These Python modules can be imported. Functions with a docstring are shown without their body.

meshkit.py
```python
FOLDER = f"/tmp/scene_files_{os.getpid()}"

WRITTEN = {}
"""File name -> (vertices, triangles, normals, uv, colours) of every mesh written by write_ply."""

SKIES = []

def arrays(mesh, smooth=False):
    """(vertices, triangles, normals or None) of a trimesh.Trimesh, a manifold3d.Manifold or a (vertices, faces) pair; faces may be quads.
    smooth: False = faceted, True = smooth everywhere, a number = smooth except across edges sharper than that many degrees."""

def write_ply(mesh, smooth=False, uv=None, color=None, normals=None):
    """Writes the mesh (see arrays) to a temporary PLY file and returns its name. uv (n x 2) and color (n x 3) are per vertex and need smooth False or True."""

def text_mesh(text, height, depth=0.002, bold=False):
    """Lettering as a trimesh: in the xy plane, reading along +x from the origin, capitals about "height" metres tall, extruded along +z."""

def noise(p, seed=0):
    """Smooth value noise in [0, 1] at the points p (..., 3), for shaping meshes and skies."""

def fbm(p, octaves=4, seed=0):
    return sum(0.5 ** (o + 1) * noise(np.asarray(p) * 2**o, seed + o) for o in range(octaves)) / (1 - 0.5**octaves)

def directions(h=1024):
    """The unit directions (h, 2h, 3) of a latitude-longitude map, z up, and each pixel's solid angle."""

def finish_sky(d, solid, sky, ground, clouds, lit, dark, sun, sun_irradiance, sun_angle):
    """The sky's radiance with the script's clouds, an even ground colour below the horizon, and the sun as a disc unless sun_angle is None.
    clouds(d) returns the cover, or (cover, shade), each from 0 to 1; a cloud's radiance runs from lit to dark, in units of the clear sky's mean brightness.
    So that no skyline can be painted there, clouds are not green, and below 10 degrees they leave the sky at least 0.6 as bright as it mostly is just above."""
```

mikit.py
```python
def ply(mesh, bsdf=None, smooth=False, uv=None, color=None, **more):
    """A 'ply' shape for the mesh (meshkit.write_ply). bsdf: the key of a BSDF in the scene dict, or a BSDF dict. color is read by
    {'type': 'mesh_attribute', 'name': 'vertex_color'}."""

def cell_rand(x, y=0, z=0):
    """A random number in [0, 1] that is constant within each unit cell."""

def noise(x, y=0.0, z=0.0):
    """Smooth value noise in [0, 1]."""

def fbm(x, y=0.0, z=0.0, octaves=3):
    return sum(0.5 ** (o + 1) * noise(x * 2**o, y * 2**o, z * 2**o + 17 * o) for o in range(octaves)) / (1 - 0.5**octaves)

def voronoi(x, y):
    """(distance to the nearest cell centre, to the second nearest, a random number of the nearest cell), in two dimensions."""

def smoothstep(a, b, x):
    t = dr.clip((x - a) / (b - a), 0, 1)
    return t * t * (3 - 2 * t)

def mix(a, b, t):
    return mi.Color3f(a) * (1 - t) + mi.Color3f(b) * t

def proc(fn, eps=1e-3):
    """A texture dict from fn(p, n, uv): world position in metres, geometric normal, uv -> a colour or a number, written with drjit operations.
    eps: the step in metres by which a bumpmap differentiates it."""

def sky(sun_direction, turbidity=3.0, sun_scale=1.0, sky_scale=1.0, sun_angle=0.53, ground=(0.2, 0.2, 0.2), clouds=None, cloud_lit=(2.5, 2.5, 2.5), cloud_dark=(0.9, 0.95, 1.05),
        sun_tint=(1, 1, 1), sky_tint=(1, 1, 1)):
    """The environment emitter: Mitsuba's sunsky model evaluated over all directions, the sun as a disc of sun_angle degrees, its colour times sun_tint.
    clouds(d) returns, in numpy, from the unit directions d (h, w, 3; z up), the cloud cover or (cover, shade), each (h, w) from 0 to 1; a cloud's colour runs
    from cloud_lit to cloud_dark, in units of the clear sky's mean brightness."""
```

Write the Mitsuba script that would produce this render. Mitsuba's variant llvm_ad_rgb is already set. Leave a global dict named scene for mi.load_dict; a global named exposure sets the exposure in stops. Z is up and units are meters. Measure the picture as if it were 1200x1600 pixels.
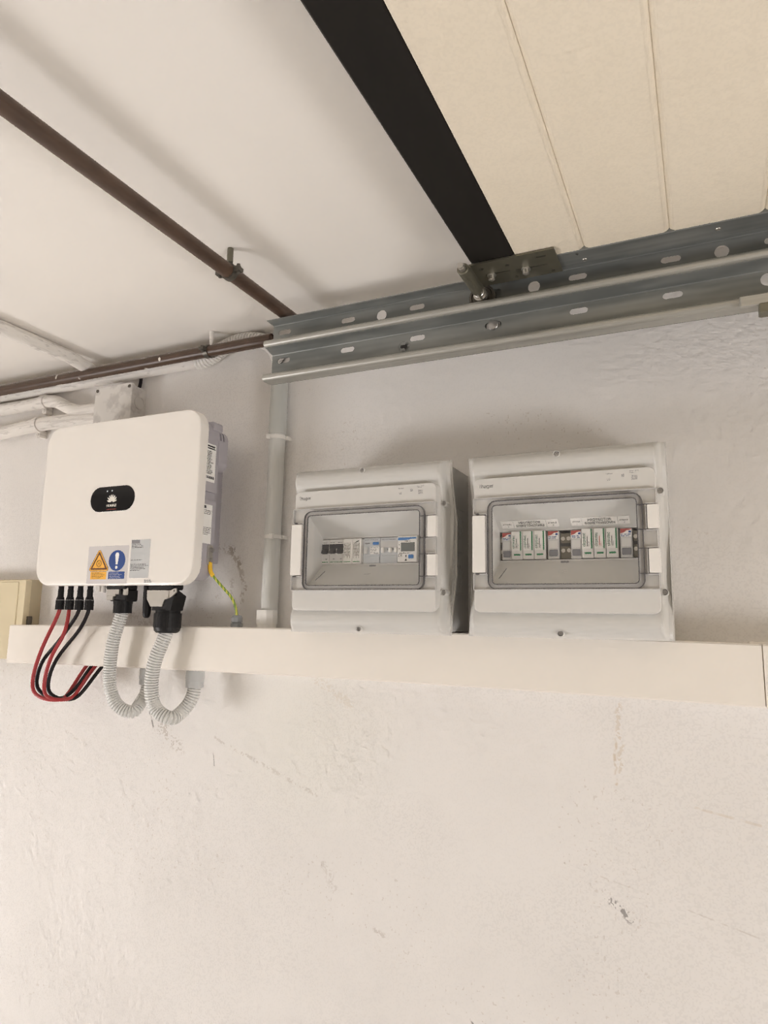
import math, random
import numpy as np, trimesh, shapely
import shapely.geometry as sg
import mapbox_earcut as earcut
import mitsuba as mi, drjit as dr
import mikit, meshkit
from mikit import proc, noise, fbm, smoothstep, mix

rng = np.random.default_rng(7)
scene, labels = {}, {}
T = mi.ScalarTransform4f
H = 1.45                      # camera height: everything below is measured from the lens, then lifted by H
WALL, CEIL = 1.25, 0.652      # distance to the wall with the devices, ceiling above the lens

# ------------------------------------------------------------------ camera
F = 1073.84
yaw, pitch, roll = 0.43631553, 0.1562906, 0.01694113
fwd = np.array([-math.sin(yaw) * math.cos(pitch), math.cos(yaw) * math.cos(pitch), math.sin(pitch)])
right = np.array([math.cos(yaw), math.sin(yaw), 0.0])
up = np.cross(right, fwd)
up = -math.sin(roll) * right + math.cos(roll) * up
scene['camera'] = {'type': 'perspective', 'fov': math.degrees(2 * math.atan(600 / F)), 'fov_axis': 'x', 'near_clip': 0.01, 'far_clip': 100.0,
                   'to_world': T().look_at(origin=[0, 0, H], target=[float(fwd[0]), float(fwd[1]), float(fwd[2]) + H], up=[float(x) for x in up])}
# ------------------------------------------------------------------ light: two frosted glazed doors, daylight behind them
exposure = 0.80
L_RIGHT, L_LEFT = 12.0, 14.0
WARM = np.array([1.0, 0.962, 0.952])
scene['sky'] = {'type': 'constant', 'radiance': {'type': 'rgb', 'value': [0.05, 0.05, 0.05]}}


# ------------------------------------------------------------------ helpers
def put(key, mesh, mat, smooth=30, label=None, cat=None, group=None, kind=None, **more):
    base, k = key, 0
    while key in scene:
        k += 1
        key = f'{base}_{k:03d}'
    mesh = mesh.copy()
    mesh.apply_translation([0, 0, H])
    scene[key] = mikit.ply(mesh, mat, smooth=smooth, **more)
    if 'print' in key.rpartition('__')[2] or 'lettering' in key.rpartition('__')[2]:
        kind = 'stuff'                 # print too small to pick apart
    d = {n: v for n, v in (('label', label), ('category', cat), ('group', group), ('kind', kind)) if v}
    if d:
        labels[key] = d
    return key


def tag(key, label, cat, group=None):
    labels[key] = {'label': label, 'category': cat, **({'group': group} if group else {})}
    return key


def new(name):
    k, key = 0, name
    while key in scene or key in labels or any(x.startswith(key + '__') for x in scene):
        k += 1
        key = f'{name}_{k:03d}'
    return key


cat = trimesh.util.concatenate


def box(x0, x1, y0, y1, z0, z1):
    return trimesh.creation.box(bounds=[[min(x0, x1), min(y0, y1), min(z0, z1)], [max(x0, x1), max(y0, y1), max(z0, z1)]])


def bbox(x0, x1, y0, y1, z0, z1, c=0.0015):
    """box with chamfered edges"""
    x0, x1, y0, y1, z0, z1 = min(x0, x1), max(x0, x1), min(y0, y1), max(y0, y1), min(z0, z1), max(z0, z1)
    c = min(c, (x1 - x0) / 3, (y1 - y0) / 3, (z1 - z0) / 3)
    p = []
    for x, sx in ((x0, 1), (x1, -1)):
        for y, sy in ((y0, 1), (y1, -1)):
            for z, sz in ((z0, 1), (z1, -1)):
                p += [(x + sx * c, y + sy * c, z), (x + sx * c, y, z + sz * c), (x, y + sy * c, z + sz * c)]
    return trimesh.convex.convex_hull(np.array(p))


def rrect(x0, x1, z0, z1, r, n=6):
    r = min(r, (x1 - x0) / 2.001, (z1 - z0) / 2.001)
    return sg.box(x0 + r, z0 + r, x1 - r, z1 - r).buffer(r, quad_segs=n)


def face(poly, yf, yb):
    """polygon in (x, z) extruded along y from the front plane yf back to yb"""
    out = []
    for g in getattr(poly, 'geoms', [poly]):
        m = trimesh.creation.extrude_polygon(g, yb - yf, engine='earcut')
        v = m.vertices
        m.vertices = np.c_[v[:, 0], yf + (yb - yf) - v[:, 2], v[:, 1]]
        out.append(m)
    m = cat(out)
    return m


def plate(x0, x1, z0, z1, yf, yb, r=0.004, c=0.0015, n=6):
    """rounded rectangle with a chamfered front edge (convex)"""
    o = np.array(rrect(x0, x1, z0, z1, r, n).exterior.coords)[:-1]
    k = np.array(rrect(x0 + c, x1 - c, z0 + c, z1 - c, max(r - c, 0.0004), n).exterior.coords)[:-1]
    h = np.array(rrect(x0 + c * .3, x1 - c * .3, z0 + c * .3, z1 - c * .3, max(r - c * .3, 0.0004), n).exterior.coords)[:-1]
    return trimesh.convex.convex_hull(np.vstack([np.c_[o[:, 0], np.full(len(o), yb), o[:, 1]], np.c_[o[:, 0], np.full(len(o), yf + c), o[:, 1]],
                                                 np.c_[h[:, 0], np.full(len(h), yf + c * .3), h[:, 1]], np.c_[k[:, 0], np.full(len(k), yf), k[:, 1]]]))


def cyl(p0, p1, r, n=24, r1=None, c=0.0):
    """cylinder, cone or chamfered cylinder between two points"""
    p0, p1 = np.array(p0, float), np.array(p1, float)
    L = np.linalg.norm(p1 - p0)
    r1 = r if r1 is None else r1
    prof = [(0, 0), (r - c, 0), (r, c), (r1, L - c), (r1 - c, L), (0, L)] if c else [(0, 0), (r, 0), (r1, L), (0, L)]
    m = trimesh.creation.revolve(np.array(prof), sections=n)
    m.apply_transform(trimesh.geometry.align_vectors([0, 0, 1], (p1 - p0) / L))
    m.apply_translation(p0)
    return m


def lathe(p0, axis, prof, n=28):
    m = trimesh.creation.revolve(np.array(prof, float), sections=n)
    m.apply_transform(trimesh.geometry.align_vectors([0, 0, 1], np.array(axis, float) / np.linalg.norm(axis)))
    m.apply_translation(p0)
    return m


def spline(pts, n=80):
    from scipy.interpolate import CubicSpline, PchipInterpolator
    p = np.array(pts, float)
    t = np.r_[0, np.cumsum(np.linalg.norm(np.diff(p, axis=0), axis=1) ** 0.7)]
    q = CubicSpline(t, p)(np.linspace(0, t[-1], 2000))
    s = np.r_[0, np.cumsum(np.linalg.norm(np.diff(q, axis=0), axis=1))]
    u = np.linspace(0, s[-1], n)
    return np.stack([np.interp(u, s, q[:, k]) for k in range(3)], 1), s[-1]


def tube(path, r, n=14):
    """tube along a dense path; r a number or one radius per point"""
    p = np.array(path, float)
    r = np.broadcast_to(r, len(p))
    t = np.gradient(p, axis=0)
    t /= np.linalg.norm(t, axis=1, keepdims=True)
    a = np.cross(t[0], [0.3, 0.5, 0.81])
    a /= np.linalg.norm(a)
    rings = []
    ang = np.arange(n) * 2 * np.pi / n
    for i in range(len(p)):
        a = a - t[i] * (a @ t[i])
        a /= np.linalg.norm(a)
        b = np.cross(t[i], a)
        rings.append(p[i] + r[i] * (np.cos(ang)[:, None] * a + np.sin(ang)[:, None] * b))
    v = np.vstack(rings + [p[:1], p[-1:]])
    f = []
    for i in range(len(p) - 1):
        for j in range(n):
            k = (j + 1) % n
            f += [(i * n + j, i * n + k, (i + 1) * n + k), (i * n + j, (i + 1) * n + k, (i + 1) * n + j)]
    e0, e1 = len(v) - 2, len(v) - 1
    b = (len(p) - 1) * n
    for j in range(n):
        k = (j + 1) % n
        f += [(e0, k, j), (e1, b + j, b + k)]
    return trimesh.Trimesh(v, f, process=False)


def corrugated(pts, r, pitch, depth, n=18):
    _, L = spline(pts, 10)
    m = max(int(L / pitch), 2)
    cyc = np.array([0.0, .22, .27, .95, .99])
    path, _ = spline(pts, 4000)
    s = np.linspace(0, L, 4000)
    u = (np.arange(m)[:, None] + cyc).ravel() * L / m
    q = np.stack([np.interp(u, s, path[:, k]) for k in range(3)], 1)
    rad = np.tile([r - depth, r - depth, r, r, r - depth], m)
    return tube(q, rad, n)


def loft(rings, poly2d):
    """closed cross-sections (k of n points) joined, capped with the triangles of the 2-D polygon"""
    k, n = len(rings), len(rings[0])
    v = np.vstack(rings)
    f = []
    for i in range(k - 1):
        for j in range(n):
            m = (j + 1) % n
            f += [(i * n + j, (i + 1) * n + j, (i + 1) * n + m), (i * n + j, (i + 1) * n + m, i * n + m)]
    tri = earcut.triangulate_float64(np.ascontiguousarray(poly2d, float), np.array([n], np.uint32)).reshape(-1, 3).astype(int)
    f = np.vstack([f, tri, tri[:, ::-1] + (k - 1) * n])
    m = trimesh.Trimesh(v, f, process=False)
    trimesh.repair.fix_normals(m)
    return m


def cut(a, *b):
    return trimesh.boolean.difference([a, *b], engine='manifold')


def frame_to(m, o, ex, ey):
    """mesh built in the xy plane (reading along +x) placed with axes ex, ey at o"""
    ex, ey = np.array(ex, float), np.array(ey, float)
    M = np.eye(4)
    M[:3, 0], M[:3, 1], M[:3, 2], M[:3, 3] = ex, ey, np.cross(ex, ey), o
    m = m.copy()
    m.apply_transform(M)
    return m


def text(s, x, z, y, h, w=None, bold=False, ex=(1, 0, 0), ey=(0, 0, 1), depth=0.0003):
    """lettering with its lower left corner at (x, y, z); w fits its width"""
    m = meshkit.text_mesh(s, h, depth, bold)
    if w:
        b = m.bounds
        m.apply_scale([w / (b[1][0] - b[0][0]), 1, 1])
    m.apply_translation([-m.bounds[0][0], 0, 0])
    return frame_to(m, (x, y, z), ex, ey)


def lines(x0, x1, z1, y, rows, pitch, h, seed=0, yd=0.0003):
    """print too small to read: rows of short dark bars"""
    g = np.random.default_rng(seed)
    out = []
    for i in range(rows):
        x = x0
        e = x0 + (x1 - x0) * g.uniform(.55, 1.0)
        while x < e:
            w = g.uniform(.004, .011) * .7
            out.append(box(x, min(x + w, e), y - yd, y + .0002, z1 - i * pitch - h, z1 - i * pitch))
            x += w + .0016
    return cat(out)


def swap_side(m, X):
    """something built facing -y (reading along x) turned to face +x: x becomes y, the front plane y=0 becomes x=X"""
    v = m.vertices.copy()
    m = m.copy()
    m.vertices = np.c_[X - v[:, 1], v[:, 0], v[:, 2]]
    return m


# ------------------------------------------------------------------ materials
def mat(key, color, rough=0.5, metallic=0.0, spec=0.5, **kw):
    c = color if isinstance(color, dict) else {'type': 'rgb', 'value': list(color)}
    scene[key] = {'type': 'twosided', 'bsdf': {'type': 'principled', 'base_color': c, 'roughness': rough, 'metallic': metallic, 'specular': spec, **kw}}


def bumped(key, color, height, rough=0.8, eps=1e-3, spec=0.3, metallic=0.0):
    c = color if isinstance(color, dict) else {'type': 'rgb', 'value': list(color)}
    scene[key] = {'type': 'bumpmap', 'arbitrary': proc(height, eps=eps), 'scale': 1.0,
                  'bsdf': {'type': 'principled', 'base_color': c, 'roughness': rough, 'specular': spec, 'metallic': metallic}}


# stains and scratches of the wall: (x0, z0, x1, z1, half width, strength, graininess, tint)
STAINS = [(-1.010, .158, -.962, .150, .016, .62, 90, 0), (-.962, .150, -.935, .118, .013, .7, 90, 0), (-.935, .118, -.918, .060, .010, .62, 90, 0),
          (-.918, .060, -.935, .010, .008, .5, 90, 0), (-.955, .080, -.945, .020, .010, .4, 100, 0),
          (-1.255, .020, -1.19, -.02, .03, .42, 130, 0), (-.142, -.135, -.140, -.245, .0072, .38, 120, 1), (-.150, -.190, -.148, -.262, .006, .6, 140, 1),
          (-.235, -.398, -.105, -.425, .0035, .6, 60, 0), (-.105, -.425, .090, -.470, .003, .38, 60, 0), (-.168, -.438, -.136, -.466, .012, .8, 110, 2),
          (-.402, -.675, -.392, -.690, .004, .9, 40, 2), (-.700, -.470, -.672, -.512, .014, .26, 50, 0), (-.985, -.255, -.720, -.345, .007, .34, 60, 0),
          (-1.165, -.218, -1.150, -.250, .005, .85, 60, 2), (-1.13, -.24, -1.07, -.285, .022, .55, 150, 0), (-.980, -.285, -.975, -.315, .003, .7, 60, 2),
          (-.735, -.120, -.650, -.165, .016, .22, 80, 1), (-.03, -.285, .06, -.300, .005, .3, 60, 1), (-1.42, -.28, -1.36, -.305, .008, .25, 60, 0),
          (-.585, -.568, -.570, -.575, .008, .4, 60, 0), (-1.24, .36, -1.18, .32, .01, .2, 80, 0)]
TINTS = [(.36, .31, .26), (.50, .38, .24), (.10, .09, .085)]


def wall_color(p, n, uv):
    x, z = p.x, p.z - H
    base = mix((.780, .762, .742), (.740, .720, .698), smoothstep(.35, .72, fbm(x * 3.1, z * 3.4, 1.7, 4)))
    base = base * (1 - .04 * smoothstep(.45, .8, noise(x * 420, z * 420, 3.0)) * (.5 + .9 * smoothstep(.4, .6, fbm(x * 3, z * 4, 6.0, 2))))
    green = smoothstep(.25, .0, dr.sqrt(dr.square((x + .75) / 1.2) + dr.square(z + .24)))
    base = base * mix((1, 1, 1), (.985, 1.0, .955), green * .6)
    speck = fbm(x * 210, z * 210, 5.0, 2)
    sparse = smoothstep(.66, .74, noise(x * 6, z * 6, 9.0)) * smoothstep(.78, .83, speck)
    col = mix(base, (.50, .45, .40), sparse * .35)
    for (x0, z0, x1, z1, w, s, g, t) in STAINS:
        dx, dz = x1 - x0, z1 - z0
        tt = dr.clip(((x - x0) * dx + (z - z0) * dz) / (dx * dx + dz * dz), 0, 1)
        wob = .35 * w
        d = dr.sqrt(dr.square(x - x0 - tt * dx + wob * (noise(z * 60, x * 9, 4.0) - .5) * 3) + dr.square(z - z0 - tt * dz))
        if w < .007:                      # cracks and scratches: thin and wavering
            m = smoothstep(w * .62, w * .15, d) * smoothstep(.30, .62, fbm(x * 110, z * 110, 11.0, 2))
        else:                             # spatter and grime: grains
            m = smoothstep(w, w * .3, d) * smoothstep(.52, .62, fbm(x * 300, z * 300, 11.0, 2) * .62 + .38 * fbm(x * 70, z * 70, 12.0, 2) + .10 * smoothstep(w * .7, 0.0, d))
        col = mix(col, TINTS[t], m * s * .8)
    return col


def wall_height(p, n, uv):
    x, z = p.x, p.z
    patch = smoothstep(.35, .65, fbm(x * 2.3, z * 2.9, 4.0, 2))
    k = .52 + .62 * smoothstep(.06, -.12, z - H) + .25 * smoothstep(.0, .25, x) * smoothstep(.2, .35, z - H)   # coarser plaster lower down
    return .0030 * fbm(x * 6, z * 7, 1.0, 2) + k * (.0021 + .0010 * patch) * fbm(x * 95, z * 120, 2.0, 2) + k * (.0015 + .0005 * patch) * fbm(x * 300, z * 320, 3.0, 2)


bumped('wall_plaster', proc(wall_color), wall_height, rough=.85, eps=.0008)


def ceiling_color(p, n, uv):
    return mix((.800, .772, .730), (.775, .748, .708), smoothstep(.3, .7, fbm(p.x * 2.2, p.y * 2.6, 2.0, 3)))


bumped('ceiling_paint', proc(ceiling_color), lambda p, n, uv: .0025 * fbm(p.x * 2, p.y * 2.5, 1.0, 2) + .00025 * fbm(p.x * 60, p.y * 60, 2.0, 2), rough=.8, eps=.002)
mat('room_white', (.60, .575, .54), .9)
mat('floor_concrete', proc(lambda p, n, uv: mix((.50, .48, .45), (.42, .40, .37), fbm(p.x * 3, p.y * 3, 0.0, 4))), .7)
mat('cover_white', (.800, .770, .725), .38)
mat('casing_lilac', (.385, .368, .395), .45)
mat('black_gloss', (.008, .008, .009), .08, spec=.22)
mat('black_plastic', (.011, .011, .012), .42, spec=.25)
mat('silver_ink', (.80, .77, .70), .4)
mat('led_white', (.9, .95, 1.0), .4)
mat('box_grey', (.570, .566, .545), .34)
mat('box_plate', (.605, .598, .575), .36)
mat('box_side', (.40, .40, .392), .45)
mat('tray_grey', (.60, .598, .58), .5)
mat('tab_white', (.76, .745, .71), .38)
mat('smoky_edge', (.40, .395, .39), .15)
mat('gasket_dark', (.085, .083, .088), .25)
mat('door_frame_clear', (.47, .465, .455), .18)
scene['clear_pane'] = {'type': 'thindielectric', 'int_ior': 1.45}
mat('ink_black', (.03, .03, .035), .6)
mat('ink_grey', (.22, .22, .23), .6)
mat('paper_white', (.83, .82, .79), .6)
mat('paper_silver', (.52, .535, .54), .4)
mat('paper_grey', (.60, .58, .58), .4)
mat('ink_orange', (.80, .42, .055), .5)
mat('ink_brown', (.12, .04, .012), .5)
mat('ink_blue', (.022, .062, .235), .45)
mat('ink_lightblue', (.06, .20, .50), .45)
mat('ink_green', (.030, .185, .085), .5)
mat('ink_darkgreen', (.045, .13, .085), .5)
mat('ink_red', (.40, .065, .055), .5)
mat('module_grey', (.55, .55, .54), .45)
mat('module_lightgrey', (.68, .675, .655), .45)
mat('module_blue', (.525, .55, .57), .45)
mat('module_dark', (.055, .055, .06), .4)
mat('button_grey', (.20, .205, .225), .35)
mat('display_grey', (.17, .185, .18), .25)
mat('terminal_brown', (.17, .155, .12), .5)
mat('dark_recess', (.05, .05, .048), .7)
mat('zinc', (.62, .60, .56), .32, .9)
mat('steel_screw', (.42, .41, .40), .35, .85)


def galv(p, n, uv):
    g = fbm(p.x * 9, p.y * 40, p.z * 40, 3)
    s = noise(p.x * 2.0, p.y * 150, p.z * 170)
    c = mix((.200, .213, .208), (.295, .307, .297), smoothstep(.25, .75, g)) * (.9 + .2 * s)
    d = dr.sqrt(dr.square((p.x + .478) / 1.1) + dr.square(p.z - H - .4965) + dr.square((p.y - 1.10) / 3))
    soot = smoothstep(.013, .004, d) * smoothstep(.42, .55, fbm(p.x * 190, p.z * 190, 3.0, 2))
    return mix(c, (.03, .03, .03), soot)


mat('galvanised', proc(galv), .5, .55)
mat('galvanised_lip', proc(lambda p, n, uv: mix((.36, .36, .335), (.53, .525, .488), fbm(p.x * 6, p.y * 90, p.z * 130, 3))), .42, .65)
mat('bracket_zinc', proc(lambda p, n, uv: mix((.155, .147, .112), (.225, .215, .168), fbm(p.x * 30, p.y * 30, 0.0, 3))), .42, .7)
mat('roller_dark', (.11, .10, .085), .4, .5)
mat('door_black', proc(lambda p, n, uv: mix((.014, .013, .012), (.020, .018, .016), fbm(p.x * 20, p.y * 6, 0.0, 3))), .5, spec=.10)
bumped('door_beige', proc(lambda p, n, uv: mix((.775, .710, .595), (.740, .673, .555), fbm(p.x * 8, p.y * 8, 1.0, 3)) * (1 - .035 * smoothstep(.35, .75, fbm(p.x * 380, p.y * 340, 2.0, 2)))),
       lambda p, n, uv: .0018 * fbm(p.x * 210, p.y * 190, 3.0, 2), rough=.5, eps=.0007)


def pipe_brown(p, n, uv):
    g = fbm(p.x * 30, p.y * 30, p.z * 60, 3)
    c = mix((.050, .030, .021), (.100, .060, .040), g)
    chip = smoothstep(.80, .83, noise(p.x * 75, p.y * 75, p.z * 75 + 5)) * smoothstep(.55, .62, noise(p.x * 6, p.y * 6, 3.0))
    return mix(c, (.70, .67, .62), chip)


mat('brown_paint', proc(pipe_brown), .38)


def old_white(p, n, uv):
    d = smoothstep(.50, .72, fbm(p.x * 14, p.y * 14, p.z * 150, 4))
    e = smoothstep(.60, .75, fbm(p.x * 60, p.y * 60, p.z * 160, 3))
    return mix(mix((.74, .715, .68), (.52, .495, .47), d * .6), (.30, .28, .26), e * .35)


mat('old_white_paint', proc(old_white), .75)
mat('aged_box', proc(lambda p, n, uv: mix((.64, .62, .59), (.42, .40, .38), smoothstep(.5, .75, fbm(p.x * 45, p.y * 45, p.z * 40, 4)) * .6)), .6)
mat('trunking_white', proc(lambda p, n, uv: mix((.785, .745, .685), (.768, .729, .670), fbm(p.x * 12, p.y * 5, p.z * 20, 3))), .42)
mat('pvc_grey', (.60, .605, .585), .42)
mat('pvc_sleeve', (.47, .482, .462), .42)
mat('pvc_white', (.74, .73, .70), .45)
mat('hose_grey', (.60, .605, .59), .45)
mat('coupling_grey', (.47, .485, .49), .4)
mat('gland_grey', (.27, .285, .30), .4)
mat('cable_red', (.33, .028, .032), .4)
mat('cable_black', (.010, .008, .010), .4, spec=.25)
mat('wire_yellowgreen', proc(lambda p, n, uv: dr.select(dr.sin(p.x * 420 + p.z * 160 + p.y * 900) > .1, mi.Color3f(.13, .24, .03), mi.Color3f(.50, .50, .07))), .4)
mat('crimp_yellow', (.80, .50, .035), .4)
mat('beige_plastic', (.640, .560, .385), .5)
mat('beige_side', (.500, .435, .300), .5)

# ------------------------------------------------------------------ the room
X0, X1, Y0 = -2.9, 1.95, -3.4
put('wall_back', box(X0 - .1, X1 + .1, WALL, WALL + .1, -H, CEIL + .1), 'wall_plaster', False, 'white rough plaster wall behind the electrical devices, stained and scuffed', kind='structure')
put('ceiling', box(X0 - .1, X1 + .1, Y0 - .1, WALL, CEIL, CEIL + .1), 'ceiling_paint', False, 'smooth off white painted ceiling', kind='structure')
put('floor', box(X0 - .1, X1 + .1, Y0 - .1, WALL + .1, -H - .1, -H), 'floor_concrete', False, kind='structure')
put('wall_front', box(X0 - .1, X1 + .1, Y0 - .1, Y0, -H, CEIL), 'room_white', False, kind='structure')


def side_wall(name, x0, x1, ya, yb, za, zb):
    put(name, cat([box(x0, x1, Y0, ya, -H, CEIL), box(x0, x1, yb, WALL, -H, CEIL), box(x0, x1, ya, yb, zb, CEIL), box(x0, x1, ya, yb, -H, za)]), 'room_white', False, kind='structure')


def glazed_door(name, x, s, ya, yb, z0, z1, power, ypane):
    """frosted glazed door in a side wall; s is the direction into the room"""
    fr = cat([box(x - .02, x + .02, ya, ya + .08, z0, z1), box(x - .02, x + .02, yb - .08, yb, z0, z1), box(x - .02, x + .02, ya + .08, yb - .08, z0 + .85, z1), box(x - .02, x + .02, ya + .08, yb - .08, z0, z0 + .1)])
    put(name, fr, 'room_white', False, kind='structure')
    v = np.array([[x, ya + .08, z0 + .1], [x, yb - .08, z0 + .1], [x, yb - .08, z0 + .85], [x, ya + .08, z0 + .85]])
    f = np.array([[0, 1, 2], [0, 2, 3]]) if s > 0 else np.array([[0, 2, 1], [0, 3, 2]])
    put(name + '__pane', trimesh.Trimesh(v, f, process=False), 'room_white', False,
        emitter={'type': 'area', 'radiance': {'type': 'rgb', 'value': [float(c * power) for c in WARM]}})


side_wall('wall_right', X1, X1 + .1, -.75, .15, -H, .45)
glazed_door('door_1', X1 + .04, -1, -.75, .15, -H, .45, L_RIGHT, 0)
side_wall('wall_left', X0 - .1, X0, -1.0, .0, -H, .45)
glazed_door('door_2', X0 - .04, 1, -1.0, .0, -H, .45, L_LEFT, 0)

# ------------------------------------------------------------------ white cable trunking on the wall
TF = 1.17                                            # its front face


def bow(x):
    return -.0107 * (x + .72) ** 2


def bowed(m):
    m = m.copy()
    m.vertices[:, 2] += bow(m.vertices[:, 0])
    return m


def strip(x0, x1, y0, y1, z0, z1, c, n=40):
    """long box with chamfered front edges, cut in n lengths so that it can sag"""
    prof = np.array([(y1, z0), (y0 + c, z0), (y0, z0 + c), (y0, z1 - c), (y0 + c, z1), (y1, z1)])
    return loft([np.c_[np.full(6, x), prof] for x in np.linspace(x0, x1, n)], prof)


t = tag('cable_trunking', 'long white plastic cable trunking running along the wall under the devices', 'cable trunking')
put(t + '__channel', bowed(strip(-1.5555, .90, TF + .006, WALL, -.1085, -.0195, .001)), 'trunking_white', 35)
put(t + '__cover', bowed(strip(-1.557, .072, TF, TF + .012, -.1105, -.0188, .0025)), 'trunking_white', 35)
put(t + '__cover', bowed(strip(.0735, .90, TF, TF + .012, -.1105, -.0188, .0025)), 'trunking_white', 35)
put(t + '__joint_cover', bowed(strip(.058, .086, TF + .012, WALL, -.1095, -.0172, .001, 4)), 'trunking_white', 35)

# ------------------------------------------------------------------ inverter
t = tag('solar_inverter', 'large white wall mounted solar inverter with rounded corners and black oval display', 'inverter')
IF = 1.085
put(t + '__front_cover', plate(-1.378, -.925, .064, .431, IF, 1.109, .042, .005, 14), 'cover_white', 35, label='smooth white front cover')
body = cat([plate(-1.366, -.938, .076, .419, 1.105, 1.162, .03, .001, 8)])
body = cut(body, box(-.944, -.93, 1.122, 1.17, .244, .262))
put(t + '__casing', body, 'casing_lilac', 35, label='lilac grey metal casing')
put(t + '__heat_sink', cat([box(-1.31, -.995, 1.205, WALL, .12, .39)] + [box(x, x + .003, 1.16, 1.206, .11, .40) for x in np.arange(-1.30, -.99, .014)]), 'casing_lilac', False)
hd = plate(-1.0, -.934, .312, .402, 1.158, 1.186, .02, .004)
hd = cut(hd, *[box(-.95, -.93, 1.150 + .0095 * k, 1.1555 + .0095 * k, .378, .41) for k in range(3)])
put(t + '__handle', hd, 'casing_lilac', 35)
put(t + '__hump', plate(-.97, -.936, .395, .417, 1.140, 1.168, .008, .003), 'casing_lilac', 35)
w = put(t + '__display', plate(-1.2215, -1.0935, .2235, .2785, IF - .0016, IF + .004, .0275, .0012, 14), 'black_gloss', 35, label='glossy black oval display')
yl = IF - .0019
# eight petals of the emblem
pet = []
for a, ln in ((-72, .8), (-50, .95), (-28, 1.0), (-9, 1.0), (9, 1.0), (28, 1.0), (50, .95), (72, .8)):
    L_, W_ = .0150 * ln, .0023
    u = np.linspace(0, 1, 10)
    wd = W_ * np.sin(np.pi * np.clip(u * .9 + .02, 0, 1)) ** .8
    pts = np.vstack([np.c_[-wd * .72, .0028 + u * L_], np.c_[wd[::-1] * .72, .0028 + u[::-1] * L_]])
    p = sg.Polygon(pts).buffer(0)
    pet.append(shapely.affinity.rotate(p, -a * .98, origin=(0, 0)))
em = cat([face(shapely.affinity.translate(p, -1.157, .2425), yl, IF - .001) for p in pet])
put(w + '__emblem', em, 'silver_ink', False, label='silver fan shaped emblem')
put(w + '__lettering', text('HUAWEI', -1.1715, .2335, IF - .0016, .0052, .0285, True), 'silver_ink', False, label='silver lettering HUAWEI')
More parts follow.
